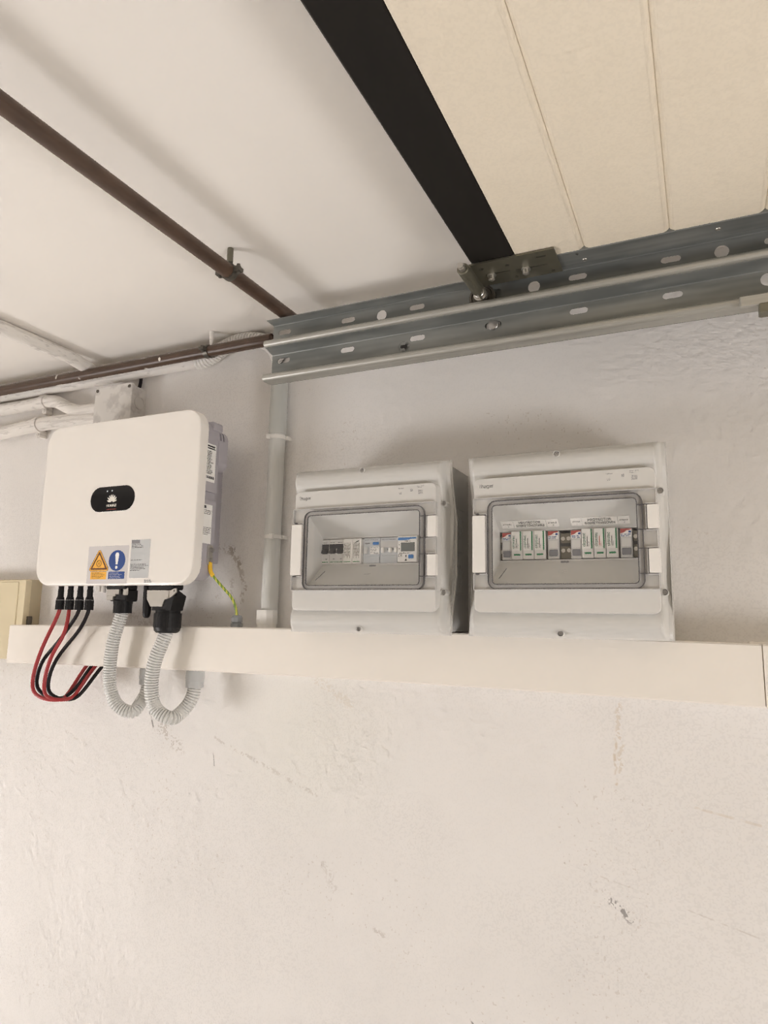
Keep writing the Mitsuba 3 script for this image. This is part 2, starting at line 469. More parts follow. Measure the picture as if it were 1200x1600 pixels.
put(w + '__indicator_light', cyl((-1.1725, yl - .0001, .2683), (-1.1725, IF, .2683), .0016, 12), 'led_white', False)
put(w + '__indicator_light', cyl((-1.1580, yl - .0001, .2686), (-1.1580, IF, .2686), .0016, 12), 'led_white', False)
put(w + '__red_line', box(-1.171, -1.143, yl, IF, .2272, .2282), 'ink_red', False, label='thin dark red line')
# warning sticker
s = put(t + '__warning_sticker', face(rrect(-1.2145, -1.0985, .067, .148, .001), IF - .0005, IF + .001), 'paper_grey', False, label='grey safety sticker with orange triangle and blue circle')
tri = sg.Polygon([(-1.1815, .1345), (-1.2035, .0985), (-1.1575, .0985)])
y1, y2, y3 = IF - .0008, IF - .0010, IF - .0012
put(s + '__warning_triangle', face(tri.buffer(.0042), y1, IF), 'ink_orange', False, label='orange warning triangle')
put(s + '__triangle_border', face(tri.buffer(.0014).difference(tri.buffer(-.0022)), y2, IF), 'ink_brown', False)
put(s + '__triangle_outline', face(tri.buffer(.0047).difference(tri.buffer(.0040)), y2, IF), 'ink_brown', False)
cx, cz = -1.1808, .1105
put(s + '__electric_symbol', cat([face(sg.Point(cx, cz).buffer(.0072).difference(sg.Point(cx, cz).buffer(.0060)), y3, IF),
                                  face(sg.Polygon([(cx + .0005, cz + .0042), (cx - .0015, cz), (cx, cz), (cx - .0005, cz - .0042), (cx + .0015, cz + .0003), (cx, cz + .0003)]), y3, IF)]), 'ink_brown', False)
put(s + '__orange_text_field', box(-1.2035, -1.1575, y1, IF, .0768, .0930), 'ink_orange', False)
put(s + '__orange_field_print', lines(-1.200, -1.160, .0905, y1, 4, .0034, .0011, 1, .0002), 'ink_brown', False)
el = shapely.affinity.scale(sg.Point(0, 0).buffer(1, quad_segs=20), .0234, .0222)
put(s + '__blue_circle', face(shapely.affinity.translate(el, -1.1297, .1160), y1, IF), 'ink_blue', False, label='blue circle with white exclamation mark')
put(s + '__exclamation_mark', cat([face(sg.Polygon([(-1.1348, .1292), (-1.1332, .1318), (-1.1300, .1330), (-1.1262, .1318), (-1.1246, .1292), (-1.1274, .1080), (-1.1320, .1080)]).buffer(.0003), y2, IF),
                                   face(sg.Point(-1.1299, .1015).buffer(.0034), y2, IF)]), 'paper_white', False)
put(s + '__blue_text_field', box(-1.1515, -1.1060, y1, IF, .0770, .0925), 'ink_blue', False)
put(s + '__blue_field_print', lines(-1.148, -1.109, .0900, y1, 4, .0034, .0009, 2, .0002), 'paper_grey', False)
s = put(t + '__data_sticker', face(rrect(-1.0925, -1.0400, .0785, .1590, .0006), IF - .0005, IF + .001), 'paper_silver', False, label='silver data sticker with fine print')
put(s + '__print', cat([lines(-1.0905, -1.048, .1490, IF - .0005, 3, .0032, .0011, 3), lines(-1.0905, -1.060, .1165, IF - .0005, 1, .003, .0011, 4),
                        lines(-1.0905, -1.043, .1075, IF - .0005, 5, .0032, .0011, 5)]), 'ink_black', False)
put(s + '__dark_heading', box(-1.0915, -1.0690, IF - .0008, IF, .1505, .1580), 'ink_grey', False)
put(t + '__serial_print', lines(-1.0505, -1.0265, .0745, IF, 2, .0034, .0022, 6), 'ink_grey', False)
# stickers on the casing's right side (y runs away from the camera)
XS = -.938
s = put(t + '__rating_sticker', swap_side(face(rrect(1.113, 1.152, .283, .365, .0006), -.0004, .001), XS), 'paper_white', False, label='white rating sticker with dense print')
put(s + '__print', swap_side(cat([lines(1.1145, 1.150, .349, -.0004, 15, .0034, .0017, 8), box(1.1200, 1.150, -.0008, .0, .3535, .3560), box(1.1200, 1.148, -.0008, .0, .3580, .3610)]
                                 + [box(1.1150 + .006 * k, 1.1190 + .006 * k, -.0008, 0, .2895, .2950) for k in range(6)]), XS), 'ink_black', False)
s = put(t + '__barcode_sticker', swap_side(face(rrect(1.113, 1.150, .152, .234, .0006), -.0004, .001), XS), 'paper_white', False, label='white data sticker with heading')
put(s + '__print', swap_side(cat([lines(1.1145, 1.149, .222, -.0004, 3, .0035, .0013, 9), lines(1.1145, 1.149, .186, -.0004, 5, .0036, .0013, 10), box(1.1145, 1.130, -.0008, 0, .2255, .2315)]), XS), 'ink_black', False)
lg = put(t + '__earth_terminal', swap_side(plate(1.140, 1.156, .108, .150, -.004, .002, .006, .001), XS), 'zinc', 35, label='galvanised earth terminal')
put(lg + '__bolt', cat([swap_side(cyl((1.148, -.010, .139), (1.148, -.003, .139), .0052, 6), XS), swap_side(cyl((1.148, -.008, .118), (1.148, -.003, .118), .0048, 6), XS)]), 'steel_screw', False)
put(t + '__bottom_tray', bbox(-1.185, -1.130, 1.112, 1.15, .0570, .0745, .002), 'black_plastic', 30, label='black connector tray')
put(t + '__bottom_tray', bbox(-1.066, -1.000, 1.112, 1.15, .0555, .0745, .003), 'black_plastic', 30, label='black connector tray')
put(t + '__stud', cat([cyl((-1.216, 1.125, .052), (-1.216, 1.125, .078), .0085, 6), cyl((-1.200, 1.12, .050), (-1.200, 1.12, .078), .005, 10)]), 'aged_box', 30)

# solar cables with black plugs
CX = (-1.3545, -1.3235, -1.2925, -1.2620)
YP = 1.140
paths = [
    [(-1.363, .011), (-1.396, -.058), (-1.418, -.108), (-1.427, -.147), (-1.415, -.180), (-1.381, -.196), (-1.352, -.182), (-1.300, -.117)],
    [(-1.330, .011), (-1.339, -.042), (-1.365, -.082), (-1.384, -.126), (-1.388, -.159), (-1.376, -.184), (-1.350, -.192), (-1.322, -.175), (-1.272, -.116)],
    [(-1.298, .011), (-1.327, -.030), (-1.366, -.072), (-1.400, -.107), (-1.413, -.142), (-1.406, -.170), (-1.375, -.192), (-1.325, -.164), (-1.283, -.116)],
    [(-1.270, .012), (-1.287, -.027), (-1.329, -.071), (-1.364, -.115), (-1.375, -.149), (-1.366, -.177), (-1.340, -.192), (-1.310, -.178), (-1.250, -.115)]]
YY = [(1.140, 1.128, 1.130), (1.140, 1.122, 1.124), (1.140, 1.142, 1.146), (1.140, 1.136, 1.140)]
names = ['red solar cable plugged in leftmost under the inverter, outermost of the hanging loops', 'red solar cable plugged in between the other red cable and the black ones',
         'black solar cable crossing behind the red one, third plug from the left', 'black solar cable plugged in rightmost of the four plugs under the inverter']
for i in range(4):
    k = new('solar_cable')
    tag(k, names[i], 'cable', 'solar cables under the inverter')
    cx = CX[i]
    P = paths[i]
    pts = [(cx, YP, .020)]
    n = len(P)
    for j, (x, z) in enumerate(P):
        u = j / (n - 1)
        if u < .62:
            y = YP + (YY[i][1] - YP) * min(1, u / .25)
        else:
            y = YY[i][1] + (1.205 - YY[i][1]) * ((u - .62) / .38)
        sc = y / (1.145 if u < .70 else 1.18)
        if j == 0:
            x, sc = cx, 1
        pts.append((x * sc, y, z * sc))
    e = pts[-1]
    pts.append((e[0] + .012, 1.212, -.105))
    path, _ = spline(pts, 90)
    put(k + '__sheath', tube(path, .0041, 12), 'cable_red' if i < 2 else 'cable_black', True, label='red cable' if i < 2 else 'black cable')
    put(k + '__plug', cat([lathe((cx, YP, .034), (0, 0, 1), [(0, 0), (.0088, 0), (.0088, .003), (.0068, .006), (.0062, .018), (.0068, .0185), (.0068, .022), (.0060, .023), (.0060, .044), (0, .044)], 14),
                           bbox(cx - .0085, cx + .0085, YP - .004, YP + .004, .036, .041, .001)]), 'black_plastic', 25, label='black plug')
    nut = sg.Point(0, 0).buffer(.0098, quad_segs=8)
    nut = nut.difference(shapely.union_all([sg.Point(.0105 * math.cos(a), .0105 * math.sin(a)).buffer(.0014, quad_segs=2) for a in np.arange(12) * math.pi / 6]))
    m = trimesh.creation.extrude_polygon(nut, .0215, engine='earcut')
    m.apply_translation((cx, YP, .0118))
    put(k + '__nut', m, 'black_plastic', 20)

# antenna and the two corrugated hoses
put('antenna', lathe((-1.0885, 1.138, -.0040), (0, 0, 1), [(0, 0), (.0045, .0008), (.0072, .004), (.0086, .011), (.0094, .045), (.0094, .0805), (0, .0805)], 24), 'black_plastic', 30,
    'short black rounded stick antenna hanging under the inverter between the two hoses', 'antenna')


def hose(key, label, pts, r, pitch, coupl, cr, ch):
    tag(key, label, 'hose', 'corrugated hoses under the inverter')
    put(key + '__pipe', corrugated(pts, r, pitch, .0034, 20), 'hose_grey', 25)
    x, y, z1 = coupl
    hexa = [(0, 0), (cr, 0), (cr, ch * .35), (cr * 1.03, ch * .37), (cr * 1.03, ch * .9), (cr * .98, ch), (0, ch)]
    put(key + '__coupling', lathe((x, y, z1 - ch), (0, 0, 1), hexa, 20), 'coupling_grey', 20, label='smooth grey coupling')
    return key


h1 = hose('corrugated_hose', 'thin grey corrugated hose hanging in a loop from the small black connector',
          [(-1.1600, 1.14, .012), (-1.1635, 1.139, -.005), (-1.173, 1.134, -.052), (-1.180, 1.136, -.098), (-1.182, 1.139, -.135), (-1.174, 1.142, -.170), (-1.155, 1.150, -.196), (-1.133, 1.165, -.204),
           (-1.131, 1.180, -.190), (-1.124, 1.190, -.166), (-1.125, 1.195, -.148), (-1.1265, 1.197, -.130)], .0138, .0056, (-1.1270, 1.197, -.1125), .0190, .036)
h2 = hose('corrugated_hose_001', 'grey corrugated hose hanging in a loop from the large black connector',
          [(-1.0300, 1.14, -.020), (-1.0320, 1.139, -.036), (-1.046, 1.132, -.080), (-1.056, 1.132, -.124), (-1.057, 1.136, -.163), (-1.045, 1.142, -.193), (-1.018, 1.155, -.208), (-1.016, 1.175, -.203),
           (-1.006, 1.188, -.186), (-.998, 1.195, -.163), (-.996, 1.197, -.146), (-.9960, 1.197, -.128)], .0146, .0056, (-.9965, 1.197, -.1120), .0192, .036)
put(h1 + '__connector', cat([bbox(-1.184, -1.134, 1.122, 1.158, .0315, .0575, .003), cyl((-1.160, 1.14, .026), (-1.160, 1.14, .033), .0205, 24)]), 'black_plastic', 30, label='black plastic connector')
put(h1 + '__bracket', cat([bbox(-1.1880, -1.1620, 1.117, 1.1225, .0415, .0575, .001), bbox(-1.1860, -1.1680, 1.1165, 1.1225, .0335, .0440, .001), bbox(-1.1620, -1.1500, 1.1155, 1.1225, .046, .0575, .001),
                          bbox(-1.1410, -1.128, 1.1175, 1.1230, .044, .0610, .002)]), 'zinc', 30, label='bright metal bracket')
g = sg.Point(0, 0).buffer(.0195, quad_segs=12).difference(shapely.union_all([sg.Point(.0201 * math.cos(a), .0201 * math.sin(a)).buffer(.0010, quad_segs=2) for a in np.arange(18) * math.pi / 9]))
m = trimesh.creation.extrude_polygon(g, .0205, engine='earcut')
m.apply_translation((-1.160, 1.14, .0058))
put(h1 + '__nut', m, 'black_plastic', 20)
put(h2 + '__connector', cat([trimesh.convex.convex_hull(np.array([(x, y, z) for y in (1.1185, 1.156) for x, z in ((-1.056, .0125), (-1.006, .0125), (-1.004, .026), (-.9985, .0430), (-1.056, .0560), (-1.02, .056))])),
                             cyl((-1.031, 1.14, .006), (-1.031, 1.14, .0135), .0255, 28)]), 'black_plastic', 30, label='large black plastic connector')
br = sg.Polygon([(-1.0700, .0545), (-1.0040, .0545), (-.9975, .0580), (-.9915, .0580), (-.9915, .0500), (-1.004, .0400), (-1.022, .0345), (-1.027, .0205), (-1.0580, .0205), (-1.0690, .036)])
put(h2 + '__bracket', face(br.difference(sg.Point(-.9965, .0530).buffer(.0022)), 1.1155, 1.119), 'zinc', 30, label='bright metal bracket')
put(h2 + '__bracket_ridge', bbox(-1.0190, -1.0095, 1.1130, 1.1160, .0385, .0540, .001), 'zinc', 30)
g = sg.Point(0, 0).buffer(.0285, quad_segs=14).difference(shapely.union_all([sg.Point(.0293 * math.cos(a), .0293 * math.sin(a)).buffer(.0011, quad_segs=2) for a in np.arange(24) * math.pi / 12]))
m = trimesh.creation.extrude_polygon(g, .030, engine='earcut')
m.apply_translation((-1.031, 1.14, -.0225))
put(h2 + '__nut', cat([m, lathe((-1.031, 1.14, -.0335), (0, 0, 1), [(0, 0), (.0215, 0), (.0260, .004), (.0279, .0112), (0, .0112)], 28)]), 'black_plastic', 20)

# earth wire and its gland
t = tag('earth_wire', 'green and yellow earth wire curving from the inverter down to the trunking', 'wire')
ew = [(-.9365, 1.148, .122), (-.9345, 1.149, .1085), (-.9325, 1.150, .0937), (-.928, 1.153, .0852), (-.912, 1.170, .0600), (-.902, 1.190, .0360), (-.8985, 1.200, .0071), (-.8990, 1.203, -.008)]
path, _ = spline(ew, 60)
put(t + '__sheath', tube(path[12:], .0028, 10), 'wire_yellowgreen', True)
put(t + '__crimp', tube(path[3:16], .0044, 12), 'crimp_yellow', True, label='yellow crimped sleeve')
put('cable_gland', cat([lathe((-.8995, 1.203, -.0200), (0, 0, 1), [(0, 0), (.0125, 0), (.0125, .0085), (.0095, .009), (.0095, .0105), (.0118, .011), (.0118, .020), (.0090, .0245), (.0042, .0262), (0, .0262)], 8)]), 'gland_grey', 15,
    'small dark grey cable gland on top of the trunking holding the earth wire', 'cable gland')

# ------------------------------------------------------------------ vertical conduit and its bends
t = tag('vertical_conduit', 'upright light grey plastic conduit between the inverter and the boxes', 'conduit')
XC, YC = -.8345, 1.2285
put(t + '__pipe', cyl((XC - .002, YC, -.012), (XC, YC, .410), .0176, 32), 'pvc_grey', 30)
put(t + '__sleeve', lathe((XC, YC, .398), (0, 0, 1), [(0, 0), (.0190, 0), (.0194, .002), (.0194, .064), (.0188, .066), (.0188, .116), (0, .116)], 32), 'pvc_sleeve', 25, label='greyer conduit sleeve')
put(t + '__thread', lathe((XC, YC, .513), (0, 0, 1), [(0, 0)] + [q for k in range(3) for q in ((.0186, .005 * k), (.0186, .005 * k + .0022), (.0166, .005 * k + .003), (.0166, .005 * k + .0048))] + [(0, .016)], 28), 'pvc_grey', 25)
for z in (.391, .172):
    k = put(t + '__clip', lathe((XC, YC, z - .004), (0, 0, 1), [(.0172, 0), (.0194, 0), (.0199, .001), (.0199, .007), (.0194, .008), (.0172, .008)], 32), 'pvc_white', 25, label='white cable tie clip')
    put(k + '__buckle', bbox(XC - (.014 if z > .3 else -.004), XC - (.006 if z > .3 else -.014), YC - .0230, YC - .016, z - .0055, z + .0055, .001), 'pvc_white', 30)
    put(k + '__foot', bbox(XC - .026, XC - .016, YC + .004, WALL, z - .004, z + .004, .001), 'pvc_white', 30)
    put(k + '__foot', bbox(XC + .016, XC + .0245, YC + .004, WALL, z - .004, z + .004, .001), 'pvc_white', 30)
oc = sg.Polygon([(.0226 * math.cos(a), .0226 * math.sin(a)) for a in np.arange(10) * math.pi / 5 + .2])
m = trimesh.creation.extrude_polygon(oc, .029, engine='earcut')
m.apply_translation((XC - .002, 1.222, -.012))
put(t + '__end_nut', cat([m, cyl((XC - .002, 1.222, -.0195), (XC - .002, 1.222, -.011), .0200, 28)]), 'pvc_white', 20)
put('corrugated_conduit', corrugated([(-1.072, 1.2315, .602), (-1.055, 1.2315, .602), (-1.012, 1.2315, .618), (-.968, 1.2315, .634), (-.918, 1.2315, .634), (-.872, 1.2315, .617), (-.842, 1.2300, .580), (-.8345, 1.2285, .545), (-.8345, 1.2285, .522)], .0176, .0078, .0034, 20),
    'pvc_white', 25, 'whitish corrugated conduit bending behind the brown pipe to the upright conduit', 'conduit')
put('painted_conduit', tube(np.c_[np.linspace(-2.895, -1.062, 30), np.full(30, 1.2325), .606 + .003 * np.sin(np.linspace(0, 6, 30))], .0158, 20), 'old_white_paint', True,
    'straight white painted conduit running along the wall right behind the brown pipe', 'conduit')

# ------------------------------------------------------------------ brown pipe with its clamps
PX, PY, PZ, PR = -.738, 1.195, .607, .0130
put('brown_pipe', tube([(PX, y, PZ) for y in np.linspace(Y0, WALL, 40)], PR, 24), 'brown_paint', True, 'brown painted metal pipe crossing under the open ceiling to the end of the steel rails', 'pipe')
put('brown_pipe_001', tube([(x, PY, PZ - .0035 * ((-.77 - x) / .8)) for x in np.linspace(-.836, -2.895, 40)], PR, 24), 'brown_paint', True, 'brown painted metal pipe running along the wall under the ceiling, above the junction box', 'pipe')


def clamp(label, c, d, up_, white):
    """pipe clamp around the pipe at c running along d, with a stub up to the ceiling"""
    c, d = np.array(c, float), np.array(d, float)
    k = tag(new('pipe_clamp'), label, 'pipe clamp', 'clamps of the brown pipe')
    side = np.cross(d, [0, 0, 1])
    put(k + '__band', lathe(c - d * .006, d, [(PR - .0004, 0), (PR + .0025, 0), (PR + .0025, .012), (PR - .0004, .012)], 28), 'roller_dark', 25, label='dark metal band')
    for s in (-1, 1):
        p = c + side * s * (PR + .0065)
        e = trimesh.creation.box((.013, .013, .0065))
        e.apply_translation(p)
        put(k + '__ear', e, 'roller_dark', 25)
        put(k + '__screw', cat([cyl(p - np.array([0, 0, .007]), p + np.array([0, 0, .011 if s == up_ else .005]), .0032, 10),
                                cyl(p + np.array([0, 0, .0028]), p + np.array([0, 0, .0065]), .0055, 6)]), 'roller_dark', 25)
    z0 = c[2] + PR
    if white:
        put(k + '__stub', lathe((c[0] + .010, c[1] - .003, z0), (0, 0, 1), [(0, -.001), (.0028, -.001), (.0042, .010), (.0062, CEIL - z0), (0, CEIL - z0)], 14), 'old_white_paint', 25, label='white painted stub')
    else:
        put(k + '__stub', cat([cyl((c[0], c[1], z0), (c[0], c[1], z0 + .007), .0030, 12), cyl((c[0], c[1], z0 + .005), (c[0], c[1], CEIL), .0056, 14, c=.0008)]), 'bracket_zinc', 25, label='grey threaded stub')
    return k


clamp('dark pipe clamp on a grey stub from the open ceiling, nearest the steel rail end', (PX, .915, PZ), (0, 1, 0), 1, False)
clamp('dark pipe clamp with a white stub where the brown pipe runs along the wall', (-1.012, PY, PZ - .0013), (1, 0, 0), -1, True)

# ------------------------------------------------------------------ old white pipes, junction box, beige box
yy = np.linspace(Y0, 1.205, 80)
wp = np.c_[np.full(80, -1.402), yy, .6340 - .010 * np.clip((yy - 1.12) / .085, 0, 1) ** 2]
wp = np.vstack([wp, [(-1.402, 1.225, .618), (-1.402, 1.249, .606)]])
put('white_ceiling_pipe', tube(wp, .0165, 18), 'old_white_paint', True, 'white painted pipe with dirty streaks on the ceiling, ending above the junction box', 'pipe')


def wall_pipe(key, label, pts, saddle, r):
    tag(key, label, 'conduit')
    path, _ = spline(pts, 90)
    put(key + '__pipe', tube(path, r, 18), 'old_white_paint', True)
    s = np.array(saddle, float)
    b = lathe(s - [.008, 0, 0], (1, 0, 0), [(r - .0006, 0), (r + .0028, 0), (r + .0028, .016), (r - .0006, .016)], 24)
    put(key + '__saddle', cat([b, bbox(s[0] - .008, s[0] + .008, WALL - .022, WALL, s[2] - r - .016, s[2] - r + .004, .001), cyl((s[0], WALL - .024, s[2] - r - .009), (s[0], WALL - .02, s[2] - r - .009), .0035, 10)]), 'old_white_paint', 30)


wall_pipe('white_wall_conduit', 'upper white painted conduit at the far left, dipping in an S into the junction box',
          [(-2.895, 1.229, .560), (-2.2, 1.229, .560), (-1.9, 1.229, .562), (-1.75, 1.229, .563), (-1.62, 1.229, .564), (-1.575, 1.229, .565), (-1.530, 1.226, .556), (-1.475, 1.224, .530), (-1.435, 1.224, .521), (-1.36, 1.224, .520)], (-1.585, 1.229, .565), .0165)
wall_pipe('white_wall_conduit_001', 'lower white painted conduit at the far left, running in behind the inverter',
          [(-2.895, 1.228, .44), (-2.2, 1.228, .470), (-1.9, 1.228, .487), (-1.75, 1.228, .495), (-1.62, 1.228, .502), (-1.54, 1.228, .503), (-1.45, 1.228, .499), (-1.37, 1.228, .494), (-1.30, 1.228, .49)], (-1.600, 1.228, .503), .0180)
t = tag('junction_box', 'grimy whitish square junction box on the wall just above the inverter', 'junction box')
put(t + '__body', plate(-1.364, -1.246, .445, .562, 1.205, WALL, .006, .002), 'aged_box', 30)
put(t + '__lid', plate(-1.367, -1.243, .442, .566, 1.199, 1.207, .007, .002), 'aged_box', 30)
for x in (-1.358, -1.252):
    put(t + '__screw', cyl((x, 1.1975, .556), (x, 1.201, .556), .0042, 12), 'roller_dark', 30)
ring = lambda r0, r1: cyl((-1.2475, 1.228, .518), (-1.2445, 1.228, .518), r1, 28)
k = put(t + '__knockout', cut(cyl((-1.248, 1.2285, .520), (-1.2440, 1.2285, .520), .0165, 28), cyl((-1.2455, 1.2285, .520), (-1.2430, 1.2285, .520), .0142, 28)), 'aged_box', 30)
path, _ = spline([(-1.262, 1.238, .555), (-1.260, 1.239, .566), (-1.259, 1.240, .576), (-1.258, 1.240, .586), (-1.258, 1.240, .596)], 24)
put('cable_stub', tube(path, .0042, 10), 'cable_black', True, 'short dark cable leaving the top of the junction box', 'cable')
t = tag('beige_box', 'beige plastic wall box at the left edge, partly behind the trunking end', 'wall box')
put(t + '__lid', plate(-1.780, -1.553, -.112, .086, 1.200, 1.2165, .004, .002), 'beige_plastic', 30)
put(t + '__lid_panel', plate(-1.775, -1.577, -.107, .081, 1.1975, 1.203, .004, .0015), 'beige_plastic', 30)
put(t + '__base', plate(-1.778, -1.556, -.109, .088, 1.214, WALL, .003, .001), 'beige_side', 30)
put(t + '__latch', bbox(-1.557, -1.5485, 1.211, 1.225, -.045, -.005, .001), 'roller_dark', 30)

# ------------------------------------------------------------------ the two distribution boxes
BW, BH, BZ = .319, .308, -.024


def lid_mesh(u0):
    v = np.array([.000, .004, .012, .022, .032, .040, .050, .062, .090, .218, .246, .258, .268, .276, .286, .296, .304, .308])
    wf = np.array([.121, .133, .1415, .1445, .1435, .1385, .132, .1275, .1235, .1235, .1275, .132, .1385, .1435, .1445, .1415, .133, .121])
    vr = np.array([.308, .27, .235, .20, .108, .073, .038, 0])
    wr = np.array([.112, .104, .092, .082, .082, .092, .104, .112])
    sec = np.vstack([np.c_[v, wf], np.c_[vr, wr]])
    rings = []
    for u, g in ((0, .22), (.0008, .30), (.0050, .32), (.0062, .40), (.0078, .66), (.0100, .86), (.0130, .97), (.0170, 1), (BW - .0170, 1), (BW - .0130, .97), (BW - .0100, .86), (BW - .0078, .66), (BW - .0062, .40), (BW - .0050, .32), (BW - .0008, .30), (BW, .22)):
        w_ = np.r_[wr[::-1][np.searchsorted(np.arange(len(wr)), 0):][:0], []] if False else None
        back = np.interp(v, vr[::-1], wr[::-1])
        s = np.vstack([np.c_[v, back + (wf - back) * g], np.c_[vr, wr]])
        rings.append(np.c_[np.full(len(s), u0 + u), WALL - s[:, 1], BZ + s[:, 0]])
    return loft(rings, sec)


def dist_box(key, label, u0, U):
    """U: the window's measures that differ between the two boxes"""
    tag(key, label, 'distribution box', None)
    wx0, wx1, wz0, wz1 = u0 + .046, u0 + .283, BZ + .080, BZ + .219
    hole = box(wx0, wx1, 1.05, 1.20, wz0, wz1)
    put(key + '__lid', cut(lid_mesh(u0), hole), 'box_grey', 40, label='light grey curved lid')
    # body behind the lid, its front following the lid's back edge
    vr = np.array([.006, .038, .073, .108, .200, .235, .270, .302])
    wr = np.array([.113, .105, .093, .083, .083, .093, .105, .113])
    sec = np.r_[np.c_[vr, wr], [[.302, 0], [.006, 0]]]
    body = loft([np.c_[np.full(len(sec), u), WALL - sec[:, 1], BZ + sec[:, 0]] for u in (u0 + .005, u0 + BW - .005)], sec)
    body = cut(body, box(wx0 - .01, wx1 + .01, 1.05, 1.235, wz0 - .01, wz1 + .01))
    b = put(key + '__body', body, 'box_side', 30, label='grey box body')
    xs = u0 + BW - .005
    for z in (.105, .195):
        o = shapely.affinity.scale(sg.Point(1.200, BZ + z).buffer(.022, quad_segs=10), .62, 1.0)
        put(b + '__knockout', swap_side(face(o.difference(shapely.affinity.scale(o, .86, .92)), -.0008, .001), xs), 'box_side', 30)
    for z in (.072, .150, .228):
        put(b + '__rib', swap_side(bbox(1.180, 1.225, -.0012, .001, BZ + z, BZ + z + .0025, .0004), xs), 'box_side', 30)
    # rim: the lid's thicker back edge, following its wave on both sides
    vv_ = np.array([0, .038, .073, .108, .200, .235, .270, .308])
    ww_ = np.array([.1125, .1045, .0925, .0825, .0825, .0925, .1045, .1125])
    sec_ = np.vstack([np.c_[vv_, ww_], np.c_[vv_[::-1], ww_[::-1] + .0042]])
    for ua in (u0 - .0018, u0 + BW - .0010):
        put(key + '__rim', loft([np.c_[np.full(len(sec_), u_), WALL - sec_[:, 1], BZ + sec_[:, 0]] for u_ in (ua, ua + .0028)], sec_), 'box_grey', 30)
    pl = face(rrect(u0 + .0185, u0 + .3045, BZ + .0395, BZ + .263, .010), 1.1012, 1.128)
    pl = plate(u0 + .0185, u0 + .3045, BZ + .0395, BZ + .263, 1.100, 1.130, .010, .0018)
    p = put(key + '__front_plate', cut(pl, hole), 'box_plate', 35, label='flat grey front plate')
    # tray behind the window: a funnel down to the row of modules
    sx0, sx1, sz0, sz1 = u0 + .0425, u0 + .2755, BZ + .1295, BZ + .1785
    A = [(wx0, wz0), (wx1, wz0), (wx1, wz1), (wx0, wz1)]
    B = [(sx0 + .002, sz0), (sx1, sz0), (sx1, sz1), (sx0 + .002, sz1)]
    C = B
    vv = [(x, 1.104, z) for x, z in A] + [(x, 1.1655, z) for x, z in B] + [(x, 1.1700, z) for x, z in B]
    ff = []
    for r_ in (0, 4):
        for j in range(4):
            m_ = (j + 1) % 4
            ff += [(r_ + j, r_ + m_, r_ + 4 + m_), (r_ + j, r_ + 4 + m_, r_ + 4 + j)]
    tr = trimesh.Trimesh(vv, ff, process=False)
    tray = put(key + '__tray', cat([tr, box(sx0, sx1, 1.1612, 1.170, sz0 - .0050, sz0 - .0003), box(sx0, sx1, 1.1622, 1.170, sz1, sz1 + .0030)]), 'tray_grey', False, label='grey inner tray')
    put(key + '__rail_recess', cat([box(sx0 - .002, sx1 + .002, 1.2125, 1.216, sz0 - .004, sz1 + .004)]), 'dark_recess', False)
    floor_z = lambda y: BZ + .080 + .0495 * (y - 1.104) / .0615
    put(tray + '__catch', bbox(u0 + .150, u0 + .163, 1.1575, 1.163, sz0 - .0065, sz0 - .0035, .0005), 'ink_grey', False)
    put(tray + '__catch', bbox(u0 + .150, u0 + .163, 1.1370, 1.1400, floor_z(1.1385) - .001, floor_z(1.1385) + .0012, .0004), 'tray_grey', False)
    put(tray + '__catch', trimesh.convex.convex_hull(np.array([(u0 + x_, y_, floor_z(y_) + q_) for q_ in (-.0004, .0008) for x_, y_ in ((.0540, 1.124), (.0552, 1.124), (.0610, 1.146), (.0622, 1.146))])), 'ink_grey', False)
    # transparent door: pane with a raised window, rims, gasket lines, hinge tabs and handle
    dx0, dx1, dz0, dz1 = u0 + .019, u0 + .307, BZ + .0755, BZ + .2285
    notch = [sg.box(u0 + .017, BZ + .1025, u0 + .0415, BZ + .2005)] + [sg.box(u0 + .2905, z - .0195, u0 + .31, z + .0195) for z in (BZ + .1185, BZ + .1850)]
    dp = rrect(dx0, dx1, dz0, dz1, .002).difference(shapely.union_all(notch))
    d = key + '__door'
    edge = dp.difference(dp.buffer(-.0014, join_style='mitre'))
    put(d, face(edge, 1.0930, 1.0998), 'door_frame_clear', 25, label='transparent hinged window door')
    win = rrect(u0 + .052, u0 + .277, BZ + .0850, BZ + .2145, .006)
    ringp = dp.buffer(-.0012, join_style='mitre')
    pts = trimesh.creation.triangulate_polygon(ringp, engine='earcut')
    v2 = np.asarray(pts[0])
    put(d + '__pane', trimesh.Trimesh(np.c_[v2[:, 0], np.full(len(v2), 1.0938), v2[:, 1]], np.asarray(pts[1])[:, ::-1], process=False), 'clear_pane', False, label='clear pane')
    put(d + '__window_edge', face(win.buffer(.0008).difference(win.buffer(-.0004)), 1.0918, 1.0942), 'gasket_dark', 25, label='dark inner window outline')
    w2 = win.buffer(.0078)
    put(d + '__gasket', face(w2.buffer(.0006).difference(w2.buffer(-.0006)), 1.0932, 1.1000), 'gasket_dark', 25, label='dark outer window outline')
    put(d + '__frame', face(w2.buffer(-.0007).difference(win.buffer(.0010)), 1.0962, 1.0968), 'smoky_edge', 25, label='smoky raised window frame')
    put(d + '__handle', plate(u0 + .0182, u0 + .0405, BZ + .1040, BZ + .1990, 1.0905, 1.1005, .0015, .0012), 'tab_white', 30, label='white opening handle')
    for z in (BZ + .1185, BZ + .1850):
        put(d + '__hinge', plate(u0 + .2918, u0 + .3082, z - .0183, z + .0183, 1.0905, 1.1005, .0015, .0012), 'tab_white', 30, label='white hinge cover')
